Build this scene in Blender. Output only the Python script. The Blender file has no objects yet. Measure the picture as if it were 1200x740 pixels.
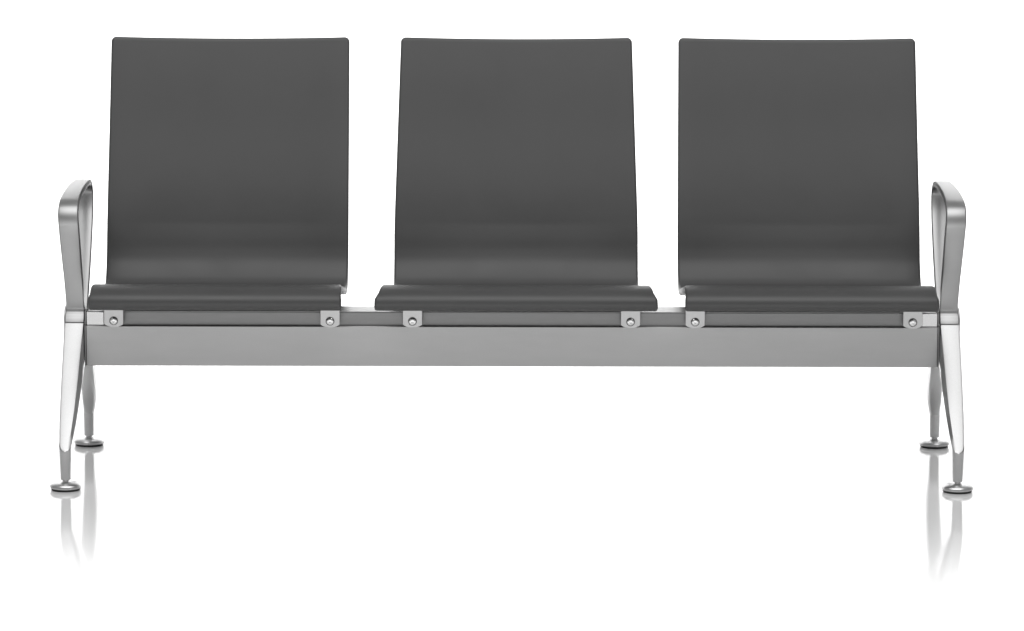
import bpy, bmesh, math, random
from mathutils import Vector, Matrix

random.seed(4)
S = bpy.context.scene
COL = S.collection
PI = math.pi

# ------------------------------------------------------------------ materials
def new_mat(name):
    m = bpy.data.materials.new(name); m.use_nodes = True
    nt = m.node_tree
    return m, nt, nt.nodes['Principled BSDF']

def metal(name, col, rough, speckle=0.0, scale=900.0, bump=0.0, metallic=1.0, streak=None):
    m, nt, b = new_mat(name)
    L = nt.links
    b.inputs['Metallic'].default_value = metallic
    tc = nt.nodes.new('ShaderNodeTexCoord')
    n = nt.nodes.new('ShaderNodeTexNoise'); n.inputs['Scale'].default_value = scale; n.inputs['Detail'].default_value = 3
    L.new(tc.outputs['Object'], n.inputs['Vector'])
    n2 = nt.nodes.new('ShaderNodeTexNoise'); n2.inputs['Scale'].default_value = 9; n2.inputs['Detail'].default_value = 4
    if streak:
        mp = nt.nodes.new('ShaderNodeMapping'); mp.inputs['Scale'].default_value = streak
        L.new(tc.outputs['Object'], mp.inputs['Vector']); L.new(mp.outputs['Vector'], n2.inputs['Vector'])
    else:
        L.new(tc.outputs['Object'], n2.inputs['Vector'])
    add = nt.nodes.new('ShaderNodeMath'); add.operation = 'MULTIPLY_ADD'
    L.new(n.outputs['Fac'], add.inputs[0]); add.inputs[1].default_value = speckle * 2; add.inputs[2].default_value = 1 - speckle
    add2 = nt.nodes.new('ShaderNodeMath'); add2.operation = 'MULTIPLY_ADD'
    L.new(n2.outputs['Fac'], add2.inputs[0]); add2.inputs[1].default_value = .32; add2.inputs[2].default_value = .84
    mul = nt.nodes.new('ShaderNodeMath'); mul.operation = 'MULTIPLY'
    L.new(add.outputs[0], mul.inputs[0]); L.new(add2.outputs[0], mul.inputs[1])
    vm = nt.nodes.new('ShaderNodeVectorMath'); vm.operation = 'SCALE'
    vm.inputs[0].default_value = col; L.new(mul.outputs[0], vm.inputs['Scale'])
    L.new(vm.outputs[0], b.inputs['Base Color'])
    r = nt.nodes.new('ShaderNodeMath'); r.operation = 'MULTIPLY_ADD'
    L.new(n2.outputs['Fac'], r.inputs[0]); r.inputs[1].default_value = .12; r.inputs[2].default_value = rough - .06
    L.new(r.outputs[0], b.inputs['Roughness'])
    if bump:
        bp = nt.nodes.new('ShaderNodeBump'); bp.inputs['Strength'].default_value = bump; bp.inputs['Distance'].default_value = .0006
        L.new(n.outputs['Fac'], bp.inputs['Height']); L.new(bp.outputs['Normal'], b.inputs['Normal'])
    return m

def plastic(name, col, rough, bump=.05, scale=350.0, var=.06):
    m, nt, b = new_mat(name); L = nt.links
    tc = nt.nodes.new('ShaderNodeTexCoord')
    n2 = nt.nodes.new('ShaderNodeTexNoise'); n2.inputs['Scale'].default_value = 6; n2.inputs['Detail'].default_value = 6; n2.inputs['Distortion'].default_value = .6
    n = nt.nodes.new('ShaderNodeTexNoise'); n.inputs['Scale'].default_value = scale; n.inputs['Detail'].default_value = 2
    L.new(tc.outputs['Object'], n.inputs['Vector']); L.new(tc.outputs['Object'], n2.inputs['Vector'])
    f = nt.nodes.new('ShaderNodeMath'); f.operation = 'MULTIPLY_ADD'
    L.new(n2.outputs['Fac'], f.inputs[0]); f.inputs[1].default_value = var * 2; f.inputs[2].default_value = 1 - var
    vm = nt.nodes.new('ShaderNodeVectorMath'); vm.operation = 'SCALE'; vm.inputs[0].default_value = col
    L.new(f.outputs[0], vm.inputs['Scale']); L.new(vm.outputs[0], b.inputs['Base Color'])
    r = nt.nodes.new('ShaderNodeMath'); r.operation = 'MULTIPLY_ADD'
    L.new(n2.outputs['Fac'], r.inputs[0]); r.inputs[1].default_value = .26; r.inputs[2].default_value = rough - .13
    L.new(r.outputs[0], b.inputs['Roughness'])
    bp = nt.nodes.new('ShaderNodeBump'); bp.inputs['Strength'].default_value = bump; bp.inputs['Distance'].default_value = .0005
    L.new(n.outputs['Fac'], bp.inputs['Height']); L.new(bp.outputs['Normal'], b.inputs['Normal'])
    return m

M_SEAT  = plastic('charcoal_moulded_plastic', (.048, .048, .048), .44, .08, 350, .16)
M_BEAM  = metal('silver_painted_steel', (.45, .45, .45), .40, .05, 500, .03, .85, (.5, 3, 2.2))
M_CHANNEL = metal('shaded_channel_and_cap_steel', (.25, .25, .25), .40, .03, 500, .03, .85, (1.2, 6, 9))  # darker base carries the seats' shade on the channel; end caps share it
M_ARM   = metal('satin_aluminium', (.37, .37, .37), .40, .035, 700, .05, 1.0)
M_LEG   = metal('sandblasted_aluminium', (.50, .50, .50), .42, .13, 650, .12, 1.0)
M_SLEEVE= metal('brushed_aluminium', (.56, .56, .56), .36, .08, 700, .06, 1.0)
M_TAB   = metal('zinc_plated_steel', (.52, .52, .52), .36, .03, 600, .02, 1.0)
M_CHROME= metal('polished_steel', (.68, .68, .68), .20, .0, 600, 0, 1.0)
M_PLATE = metal('bright_plate_metal', (.54, .54, .54), .24, .04, 600, .02, 1.0)
M_RUBBER= plastic('black_rubber', (.012, .012, .012), .5)
M_DARK  = plastic('shade_dark_steel', (.05, .05, .05), .5)  # dark tone stands in for shade: seat gap and screw ring
M_FLOOR = plastic('white_gloss_acrylic', (.78, .78, .78), .10, .0, 300, .0)
M_WALL  = plastic('white_paper', (.82, .82, .82), .9, .0, 300, .0)
for m, r in ((M_FLOOR, .085),):
    nt = m.node_tree; b = nt.nodes['Principled BSDF']
    for l in list(nt.links):
        if l.to_socket == b.inputs['Roughness'] or l.to_socket == b.inputs['Normal']: nt.links.remove(l)
    b.inputs['Roughness'].default_value = r
    b.inputs['IOR'].default_value = 1.75

# ------------------------------------------------------------------ helpers
def link(name, bm, mat, parent=None, smooth=True, angle=35, bevel=0, seg=2):
    bmesh.ops.recalc_face_normals(bm, faces=bm.faces)
    me = bpy.data.meshes.new(name); bm.to_mesh(me); bm.free()
    if smooth:
        for p in me.polygons: p.use_smooth = True
        me.set_sharp_from_angle(angle=math.radians(angle))
    me.materials.append(mat)
    o = bpy.data.objects.new(name, me); COL.objects.link(o)
    if parent: o.parent = parent
    if bevel:
        md = o.modifiers.new('bevel', 'BEVEL'); md.width = bevel; md.segments = seg
        md.limit_method = 'ANGLE'; md.angle_limit = math.radians(30); md.harden_normals = True
    return o

def loft(bm, loops, cap=True):
    rings = [[bm.verts.new(p) for p in lp] for lp in loops]
    n = len(rings[0])
    for a, b in zip(rings, rings[1:]):
        for i in range(n):
            j = (i + 1) % n
            bm.faces.new((a[i], a[j], b[j], b[i]))
    if cap:
        bm.faces.new(rings[0][::-1]); bm.faces.new(rings[-1])
    return rings

def lathe(bm, prof, centre, n=40, axis='Z'):
    loops = []
    for r, h in prof:
        lp = []
        for i in range(n):
            a = 2 * PI * i / n
            u, v = r * math.cos(a), r * math.sin(a)
            p = (u, v, h) if axis == 'Z' else ((h, u, v) if axis == 'X' else (u, h, v))
            lp.append((p[0] + centre[0], p[1] + centre[1], p[2] + centre[2]))
        loops.append(lp)
    loft(bm, loops)

def box(bm, x0, x1, y0, y1, z0, z1):
    loft(bm, [[(x, y0, z0), (x, y1, z0), (x, y1, z1), (x, y0, z1)] for x in (x0, x1)])

def prism_x(bm, pts, x0, x1):
    loft(bm, [[(x, y, z) for y, z in pts] for x in (x0, x1)])

def catmull(pts, per=8):
    """resample a list of equal-length tuples smoothly (centripetal-ish)"""
    out = []
    n = len(pts)
    for i in range(n - 1):
        p0 = pts[max(i - 1, 0)]; p1 = pts[i]; p2 = pts[i + 1]; p3 = pts[min(i + 2, n - 1)]
        for k in range(per):
            t = k / per
            out.append(tuple(.5 * ((2 * b) + (-a + c) * t + (2 * a - 5 * b + 4 * c - d) * t * t + (-a + 3 * b - 3 * c + d) * t ** 3)
                             for a, b, c, d in zip(p0, p1, p2, p3)))
    out.append(tuple(pts[-1]))
    return out

def rrect(w, t, r, n=4):
    """rounded rectangle, half sizes w,t -> list of (u,v)"""
    pts = []
    for cx, cy, a0 in ((w - r, t - r, 0), (-w + r, t - r, 90), (-w + r, -t + r, 180), (w - r, -t + r, 270)):
        for k in range(n + 1):
            a = math.radians(a0 + 90 * k / n)
            pts.append((cx + r * math.cos(a), cy + r * math.sin(a)))
    return pts

# ------------------------------------------------------------------ the bench
bench = bpy.data.objects.new('seating_bench', None); COL.objects.link(bench)
bench['label'] = 'three-seat charcoal waiting bench on a silver metal beam with looped armrests'
bench['category'] = 'bench'

# ---- seat shells: one moulded sheet, lip -> pan -> back
#          Y      Z     half-width key
PROFILE = [(.0340, .3558, 0), (.0272, .3590, 0), (.0248, .3655, 0), (.0275, .3730, 1), (.0365, .3800, 2), (.0500, .3858, 2.3), (.068, .3882, 2.5), (.095, .3860, 2.65),
           (.15, .3755, 3), (.23, .3625, 3.4), (.31, .3490, 3.8), (.358, .3405, 4), (.384, .3410, 4), (.405, .3500, 4), (.4205, .3660, 4), (.4350, .3880, 4), (.4440, .4120, 4),
           (.4510, .4380, 4), (.4583, .4630, 4.03), (.4668, .4900, 4.08), (.4785, .5250, 4.17), (.4928, .565, 4.28), (.5275, .660, 4.53), (.5610, .760, 4.8), (.5870, .8360, 5)]

def seat_shell(cx, left, right):
    """left, right: half-widths at key 0..5 (lip bottom, lip front, lip top, mid pan, crease, top)"""
    pr = catmull(PROFILE, 6)
    cum = [0]
    for a, b in zip(pr, pr[1:]): cum.append(cum[-1] + math.hypot(b[0] - a[0], b[1] - a[1]))
    tot = cum[-1]
    # extra stations near both free ends so that corners and edges are round
    T = .0068
    st = []
    def at(s):
        s = min(max(s, 0), tot)
        i = max(k for k in range(len(cum)) if cum[k] <= s + 1e-9); i = min(i, len(pr) - 2)
        f = (s - cum[i]) / (cum[i + 1] - cum[i])
        a, b = pr[i], pr[i + 1]
        p = [a[k] + (b[k] - a[k]) * f for k in range(3)]
        i0, i1 = max(i - 1, 0), min(i + 2, len(pr) - 1)
        tx, tz = pr[i1][0] - pr[i0][0], pr[i1][1] - pr[i0][1]
        l = math.hypot(tx, tz)
        return p, (tx / l, tz / l)
    ss = [0, .0004, .0012, .0025, .0045, .007, .010] + [c for c in cum if .012 < c < tot - .017] + \
         [tot - d for d in (.016, .0125, .009, .0062, .004, .0024, .0012, .0004, 0)]
    loops = []
    for s in ss:
        p, tg = at(s)
        nrm = (-tg[1], tg[0])                       # points to the sitter's side
        k = min(max(p[2], 0), 5); i = min(int(k), 4)
        wl = left[i] + (left[i + 1] - left[i]) * (k - i)
        wr = right[i] + (right[i + 1] - right[i]) * (k - i)
        w, mid = (wl + wr) / 2, cx + (wr - wl) / 2
        d = min(s, tot - s)
        R = .0105 if s > tot / 2 else .006
        if d < R: w -= R - math.sqrt(max(R * R - (R - d) ** 2, 0))
        t = T
        if d < T * .9: t = max(math.sqrt(max((T * .9) ** 2 - (T * .9 - d) ** 2, 0)) / .9, .0006)
        frac = s / tot
        conc = .0
        if frac > .42: conc = .011 * min(1, (frac - .42) / .16)       # the back is slightly hollow
        dip = .0006 * max(0, (frac - .8) / .2)                       # and its top edge sags a little
        lp = []
        r = min(t * .82, .0055)
        base = rrect(w, t, r, 3)
        # refine the long sides
        full = []
        for a, b in zip(base, base[1:] + base[:1]):
            full.append(a)
            if abs(b[0] - a[0]) > w:
                for q in range(1, 16): full.append((a[0] + (b[0] - a[0]) * q / 16, a[1] + (b[1] - a[1]) * q / 16))
        for u, v in full:
            h = 1 - (u / w) ** 2
            off = v - conc * h
            lp.append((mid + u, p[0] + nrm[0] * off, p[1] + nrm[1] * off - dip * h))
        loops.append(lp)
    bm = bmesh.new(); loft(bm, loops)
    return link('seat', bm, M_SEAT, bench, angle=60)

SEATS = [(-.5815, (.2470, .2465, .2440, .2440, .2470, .2450), (.2480, .2480, .2470, .2470, .2470, .2455)),
         (.0080, (.2770, .2765, .2715, .2595, .2490, .2380), (.2770, .2765, .2715, .2595, .2490, .2380)),
         (.5855, (.2475, .2475, .2465, .2475, .2475, .2440), (.2490, .2485, .2458, .2450, .2480, .2445))]
for cx, l, r in SEATS: seat_shell(cx, l, r)

# ---- beam: deep lower box with a ledge, set-back upper box
bm = bmesh.new()
XB = .8485
prism_x(bm, [(.190, .2145), (.290, .2145), (.290, .2950), (.190, .2950)], -XB, XB)
beam = link('beam', bm, M_BEAM, bench, angle=25, bevel=.0016, seg=3)
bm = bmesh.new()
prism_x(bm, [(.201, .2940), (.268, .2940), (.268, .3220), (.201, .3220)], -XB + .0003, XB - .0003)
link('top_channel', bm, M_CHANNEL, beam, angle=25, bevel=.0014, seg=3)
bm = bmesh.new()
box(bm, -XB + .004, XB - .004, .2000, .2690, .3221, .3236)
link('lit_top_strip', bm, M_ARM, beam, angle=25, bevel=.0005)  # added lighter strip: puts the light on the channel's top into colour
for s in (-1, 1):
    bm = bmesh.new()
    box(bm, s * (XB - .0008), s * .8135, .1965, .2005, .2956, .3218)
    link('end_plate', bm, M_PLATE, beam, angle=25, bevel=.0008)  # plate added for the brighter patch at each end of the channel
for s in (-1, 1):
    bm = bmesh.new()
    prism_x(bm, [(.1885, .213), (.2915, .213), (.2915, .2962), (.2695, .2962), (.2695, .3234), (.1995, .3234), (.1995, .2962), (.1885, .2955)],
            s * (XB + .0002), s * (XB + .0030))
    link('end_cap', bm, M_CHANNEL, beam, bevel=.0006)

# ---- brackets under the seats, with screws; a dark filler added between each pair
TABS = [-.7925, -.3620, -.1980, .2360, .3645, .7975]
for x in TABS:
    hw, y0, y1 = .0193, .1815, .1860
    pts = [(-hw, .366), (-hw, .2995)]
    for k in range(1, 12):
        a = k / 12
        pts.append((-hw + 2 * hw * a, .2995 - .0062 * math.sin(PI * a) ** .8))
    pts += [(hw, .2995), (hw, .366)]
    bm = bmesh.new()
    loft(bm, [[(x + u, y, z) for u, z in pts] for y in (y0, y1)])
    prism_x(bm, [(.1835, .3615), (.305, .3465), (.305, .3505), (.1835, .3660)], x - hw * .98, x + hw * .98)
    br = link('bracket', bm, M_TAB, bench, angle=30, bevel=.0009, seg=2)
    bm = bmesh.new()                                # washer + button head with a socket
    c = (x, y0, .3065)
    lathe(bm, [(.0086, .0002), (.0086, -.0008), (.0080, -.0011)], c, 28, 'Y')
    link('washer', bm, M_DARK, br, angle=30)  # coloured dark for the shadow ring around the screw head
    bm = bmesh.new()
    lathe(bm, [(.0074, -.0011), (.0076, -.0018), (.0072, -.0027), (.0060, -.0034), (.0036, -.0038), (.0032, -.0038), (.0029, -.0020), (.0001, -.0018)], c, 24, 'Y')
    link('screw', bm, M_CHROME, br, angle=40)
for a, b in ((0, 1), (2, 3), (4, 5)):
    bm = bmesh.new()
    box(bm, TABS[a] + .021, TABS[b] - .021, .212, .262, .3238, .3470)
    link('shade_gap_filler', bm, M_DARK, bench, bevel=.001)  # closes the gap below the pan, dark for the seat's shade there

# ---- side frames
#        Y      Z     width  thick  inner edge
ARM = [(.2145, .3025, .0400, .0460, .8515), (.2145, .3080, .0403, .0400, .8515), (.2145, .3130, .0402, .0335, .8516), (.2145, .3180, .0394, .0272, .8518),
       (.2142, .3235, .0383, .0222, .8520), (.2128, .3310, .0371, .0186, .8524), (.2085, .3430, .0362, .0166, .8529), (.2010, .3850, .0372, .0150, .8542),
       (.1900, .4500, .0394, .0142, .8569), (.1820, .4900, .0402, .0140, .8586), (.1800, .5040, .0402, .0140, .8595), (.1818, .5165, .0401, .0140, .8602),
       (.1880, .5275, .0398, .0140, .8605), (.1985, .5355, .0393, .0138, .8606), (.2160, .5425, .0385, .0134, .8604), (.2600, .5515, .0364, .0128, .8592),
       (.3150, .5575, .0340, .0122, .8574), (.3700, .5590, .0320, .0118, .8554), (.4020, .5560, .0315, .0116, .8541), (.4175, .5430, .0325, .0116, .8530),
       (.4180, .5230, .0335, .0118, .8524), (.4020, .4850, .0315, .0120, .8520), (.3600, .4280, .0265, .0122, .8516), (.3120, .3720, .0235, .0126, .8515),
       (.2820, .3380, .0212, .0136, .8515), (.2660, .3120, .0200, .0150, .8515)]

def armrest(s):
    st = catmull(ARM, 6)
    loops = []
    for i, (y, z, w, t, xi) in enumerate(st):
        a, b = st[max(i - 1, 0)], st[min(i + 1, len(st) - 1)]
        ty, tz = b[0] - a[0], b[1] - a[1]; l = math.hypot(ty, tz); ty /= l; tz /= l
        ny, nz = -tz, ty
        if i == 0: ny, nz = -1, 0
        lp = []
        for u, v in rrect(w / 2, t / 2, min(.0030, t * .35), 3):
            crown = .0010 * (1 - (u / (w / 2)) ** 2) * (1 if v > 0 else -1)
            lp.append((s * (xi + w / 2 + u), y + ny * (v + crown), z + nz * (v + crown)))
        loops.append(lp)
    bm = bmesh.new(); loft(bm, loops)
    return link('armrest', bm, M_ARM, bench, angle=50)

def lerp_st(keys, z):
    for a, b in zip(keys, keys[1:]):
        if (a[0] >= z >= b[0]):
            f = (a[0] - z) / (a[0] - b[0])
            return [p + (q - p) * f for p, q in zip(a, b)]
    return list(keys[-1])

def front_leg(s):
    # Z, yf, yb, outer x, inner x at facet, inner x of body, depth of the inner chamfer
    K = [(.3017, .1938, .3000, .8920, .8540, .8535, .016), (.200, .1015, .255, .8902, .8578, .8498, .016), (.150, .0545, .175, .8887, .8606, .8535, .013),
         (.120, .0262, .120, .8874, .8631, .8567, .010), (.090, -.0022, .046, .8853, .8660, .8611, .005)]
    RS, XS, YS = .0118, .8735, -.0025                  # the round ankle that the flat front runs into
    half = lambda y: math.sqrt(max(RS * RS - (y - YS) ** 2, 4e-7))
    secs = [lerp_st(K, .3017 - (.3017 - .090) * k / 22) for k in range(23)]
    for z in (.087, .084, .081, .079, .0777, .0768):
        yf = -.0022 + .949 * (z - .090)
        xf = max(.8660, XS - half(yf))
        secs.append([z, yf, .012, XS + half(yf), xf, min(XS - half(yf + .005) + .0002, xf), .005])
    loops = []
    for z, yf, yb, xo, xf, xb, dc in secs:
        e = min(1, (xo - xf) / .016)
        sec = [(xo, yf + .004), (xo - .0016 * e, yf + .0008), (xo - .0045 * e, yf), (xf + .003 * e, yf), (xf, yf + .0008), (xb, yf + dc), (xb + .2 * (xo - xb), yb - .008), (xb + .4 * (xo - xb), yb), (xo - .4 * (xo - xb), yb), (xo, yb - .008)]
        loops.append([(s * x, y, z) for x, y in sec])
    bm = bmesh.new(); loft(bm, loops)
    leg = link('leg', bm, M_LEG, bench, angle=28)
    # cylindrical foot end of the casting
    bm = bmesh.new()
    loops = []
    # its top is cut off by the plane of the leg's front face
    ring = []
    for i in range(48):
        a = 2 * PI * i / 48
        x, y = XS + RS * math.cos(a), YS + RS * math.sin(a)
        ring.append((s * x, y, (.0902 if y < YS + .003 else .086) + (y - .85 * max(0, .8660 - x) + .0022) / .949))
    loops.append(ring)
    for z, r, x in ((.0715, .0114, .8734), (.055, .0108, .8733), (.030, .0100, .8732), (.0215, .0097, .8732), (.0203, .0088, .8732)):
        loops.append([(s * (x + r * math.cos(2 * PI * i / 48)), -.0025 + r * math.sin(2 * PI * i / 48), z) for i in range(48)])
    rg = loft(bm, loops, cap=False)                    # open where it enters the leg
    bm.faces.new(rg[-1])
    link('sleeve', bm, M_SLEEVE, leg, angle=26)
    foot(leg, s * .8732, -.0025)
    return leg

def rear_leg(s):
    # Z, yf, yb, centre x, half width, facet half width
    K = [(.290, .228, .320, .8685, .0125, .0050), (.215, .312, .390, .8655, .0148, .0050), (.165, .368, .428, .8664, .0142, .0085),
         (.125, .414, .464, .8678, .0137, .0112), (.100, .442, .484, .8698, .0130, .0112), (.082, .460, .494, .8714, .0114, .0090), (.068, .470, .492, .8728, .0098, .0075)]
    loops = []
    for z, yf, yb, cx, hw, fw in catmull(K, 6):
        sec = [(hw, yf + .006), (fw, yf + .001), (fw * .75, yf), (-fw * .75, yf), (-fw, yf + .001), (-hw, yf + .006), (-hw, yb - .006), (-hw + .006, yb), (hw - .006, yb), (hw, yb - .006)]
        loops.append([(s * (cx + u), y, z) for u, y in sec])
    bm = bmesh.new(); loft(bm, loops)
    leg = link('leg', bm, M_SLEEVE, bench, angle=28)
    bm = bmesh.new()
    loops = []
    for z, r in ((.082, .0108), (.060, .0104), (.024, .0098), (.0215, .0096), (.0203, .0088)):
        loops.append([(s * .8732 + r * math.cos(2 * PI * i / 32), .4815 + r * math.sin(2 * PI * i / 32), z) for i in range(32)])
    loft(bm, loops)
    link('sleeve', bm, M_SLEEVE, leg, angle=26)
    foot(leg, s * .8732, .4815)
    return leg

def foot(leg, x, y):
    c = (x, y, 0)
    bm = bmesh.new()
    lathe(bm, [(.0050, .0240), (.0050, .0190), (.0062, .0186), (.0062, .0160), (.0050, .0156), (.0050, .0120)], c, 24)
    link('threaded_pin', bm, M_CHROME, leg, angle=30)
    bm = bmesh.new()
    lathe(bm, [(.0060, .0166), (.0100, .0166), (.0165, .0161), (.0222, .0149), (.0268, .0129), (.0298, .0103), (.0309, .0078), (.0306, .0058), (.0294, .0043), (.0280, .0036)], c, 64)
    link('foot_disc', bm, M_SLEEVE, leg, angle=50)
    bm = bmesh.new()
    lathe(bm, [(.0285, .0042), (.0288, .0020), (.0275, .0003)], c, 48)
    link('foot_pad', bm, M_RUBBER, leg, angle=40)

def hub(s):
    bm = bmesh.new()
    prism_x(bm, [(.2100, .3008), (.3250, .3008), (.3500, .2700), (.3450, .2200), (.3000, .2050), (.2000, .2050), (.1900, .2300), (.2060, .2900)], s * .8560, s * .8885)
    h = link('hub', bm, M_SLEEVE, bench, angle=30, bevel=.002)
    bm = bmesh.new()
    lathe(bm, [(.0340, s * .8800), (.0340, s * .8955), (.0325, s * .8970), (.0001, s * .8972)], (0, .265, .2920), 48, 'X')
    link('cap', bm, M_SLEEVE, h, angle=40)

for s in (-1, 1):
    armrest(s); hub(s); front_leg(s); rear_leg(s)

# ------------------------------------------------------------------ setting
YB = 2.6
bm = bmesh.new()
v = [bm.verts.new(p) for p in ((-14, -14, 0), (14, -14, 0), (14, YB, 0), (-14, YB, 0))]
bm.faces.new(v)
fl = link('floor', bm, M_FLOOR, smooth=False); fl['kind'] = 'structure'
bm = bmesh.new()
R = 1.0
prof = [(YB + R * math.sin(a), R - R * math.cos(a)) for a in [PI / 2 * k / 24 for k in range(25)]] + [(YB + R, 5.0)]
rows = [[bm.verts.new((x, y, z)) for x in (-14, 14)] for y, z in prof]
for a, b in zip(rows, rows[1:]): bm.faces.new((a[0], a[1], b[1], b[0]))
bd = link('backdrop', bm, M_WALL, angle=60); bd['kind'] = 'structure'

# ------------------------------------------------------------------ light
W = bpy.data.worlds.new('World'); S.world = W; W.use_nodes = True
W.node_tree.nodes['Background'].inputs['Color'].default_value = (1, 1, 1, 1)
W.node_tree.nodes['Background'].inputs['Strength'].default_value = .33

def lamp(name, kind, loc, target, power, **kw):
    d = bpy.data.lights.new(name, kind); d.energy = power
    for k, val in kw.items(): setattr(d, k, val)
    o = bpy.data.objects.new(name, d); COL.objects.link(o)
    o.location = loc
    o.rotation_euler = (Vector(target) - Vector(loc)).to_track_quat('-Z', 'Y').to_euler()
    return o
lamp('softbox_lamp', 'AREA', (0, -1.8, 4.2), (0, -.4, .3), 155, shape='RECTANGLE', size=5.6, size_y=3.5)
lamp('backdrop_lamp', 'AREA', (0, 1.6, 3.4), (0, 3.6, .7), 180, shape='RECTANGLE', size=7, size_y=.7, spread=math.radians(120))
lamp('reflection_washout_spot', 'SPOT', (-.3, -4.6, 6.0), (-.3, -4.6, 0), 4400, spot_size=math.radians(73), spot_blend=.36, shadow_soft_size=.25)  # added spot, overexposes the front floor to wash out the bench's reflection

# ------------------------------------------------------------------ camera
cd = bpy.data.cameras.new('camera'); cam = bpy.data.objects.new('camera', cd); COL.objects.link(cam)
cd.sensor_width = 36; cd.sensor_fit = 'HORIZONTAL'; cd.lens = 156.078
cd.clip_end = 200; cd.clip_start = .1
cam.location = (0, -8.54558, 1.66750)
rot = Matrix.Rotation(math.radians(90 - 8.78489), 4, 'X') @ Matrix.Rotation(.0022, 4, 'Z')
cam.rotation_euler = rot.to_euler()
S.camera = cam
S.view_settings.view_transform = 'Standard'; S.view_settings.look = 'None'
S.view_settings.exposure = 0; S.view_settings.gamma = 1
S.render.engine = 'CYCLES'
S.cycles.use_denoising = True
S.cycles.max_bounces = 8
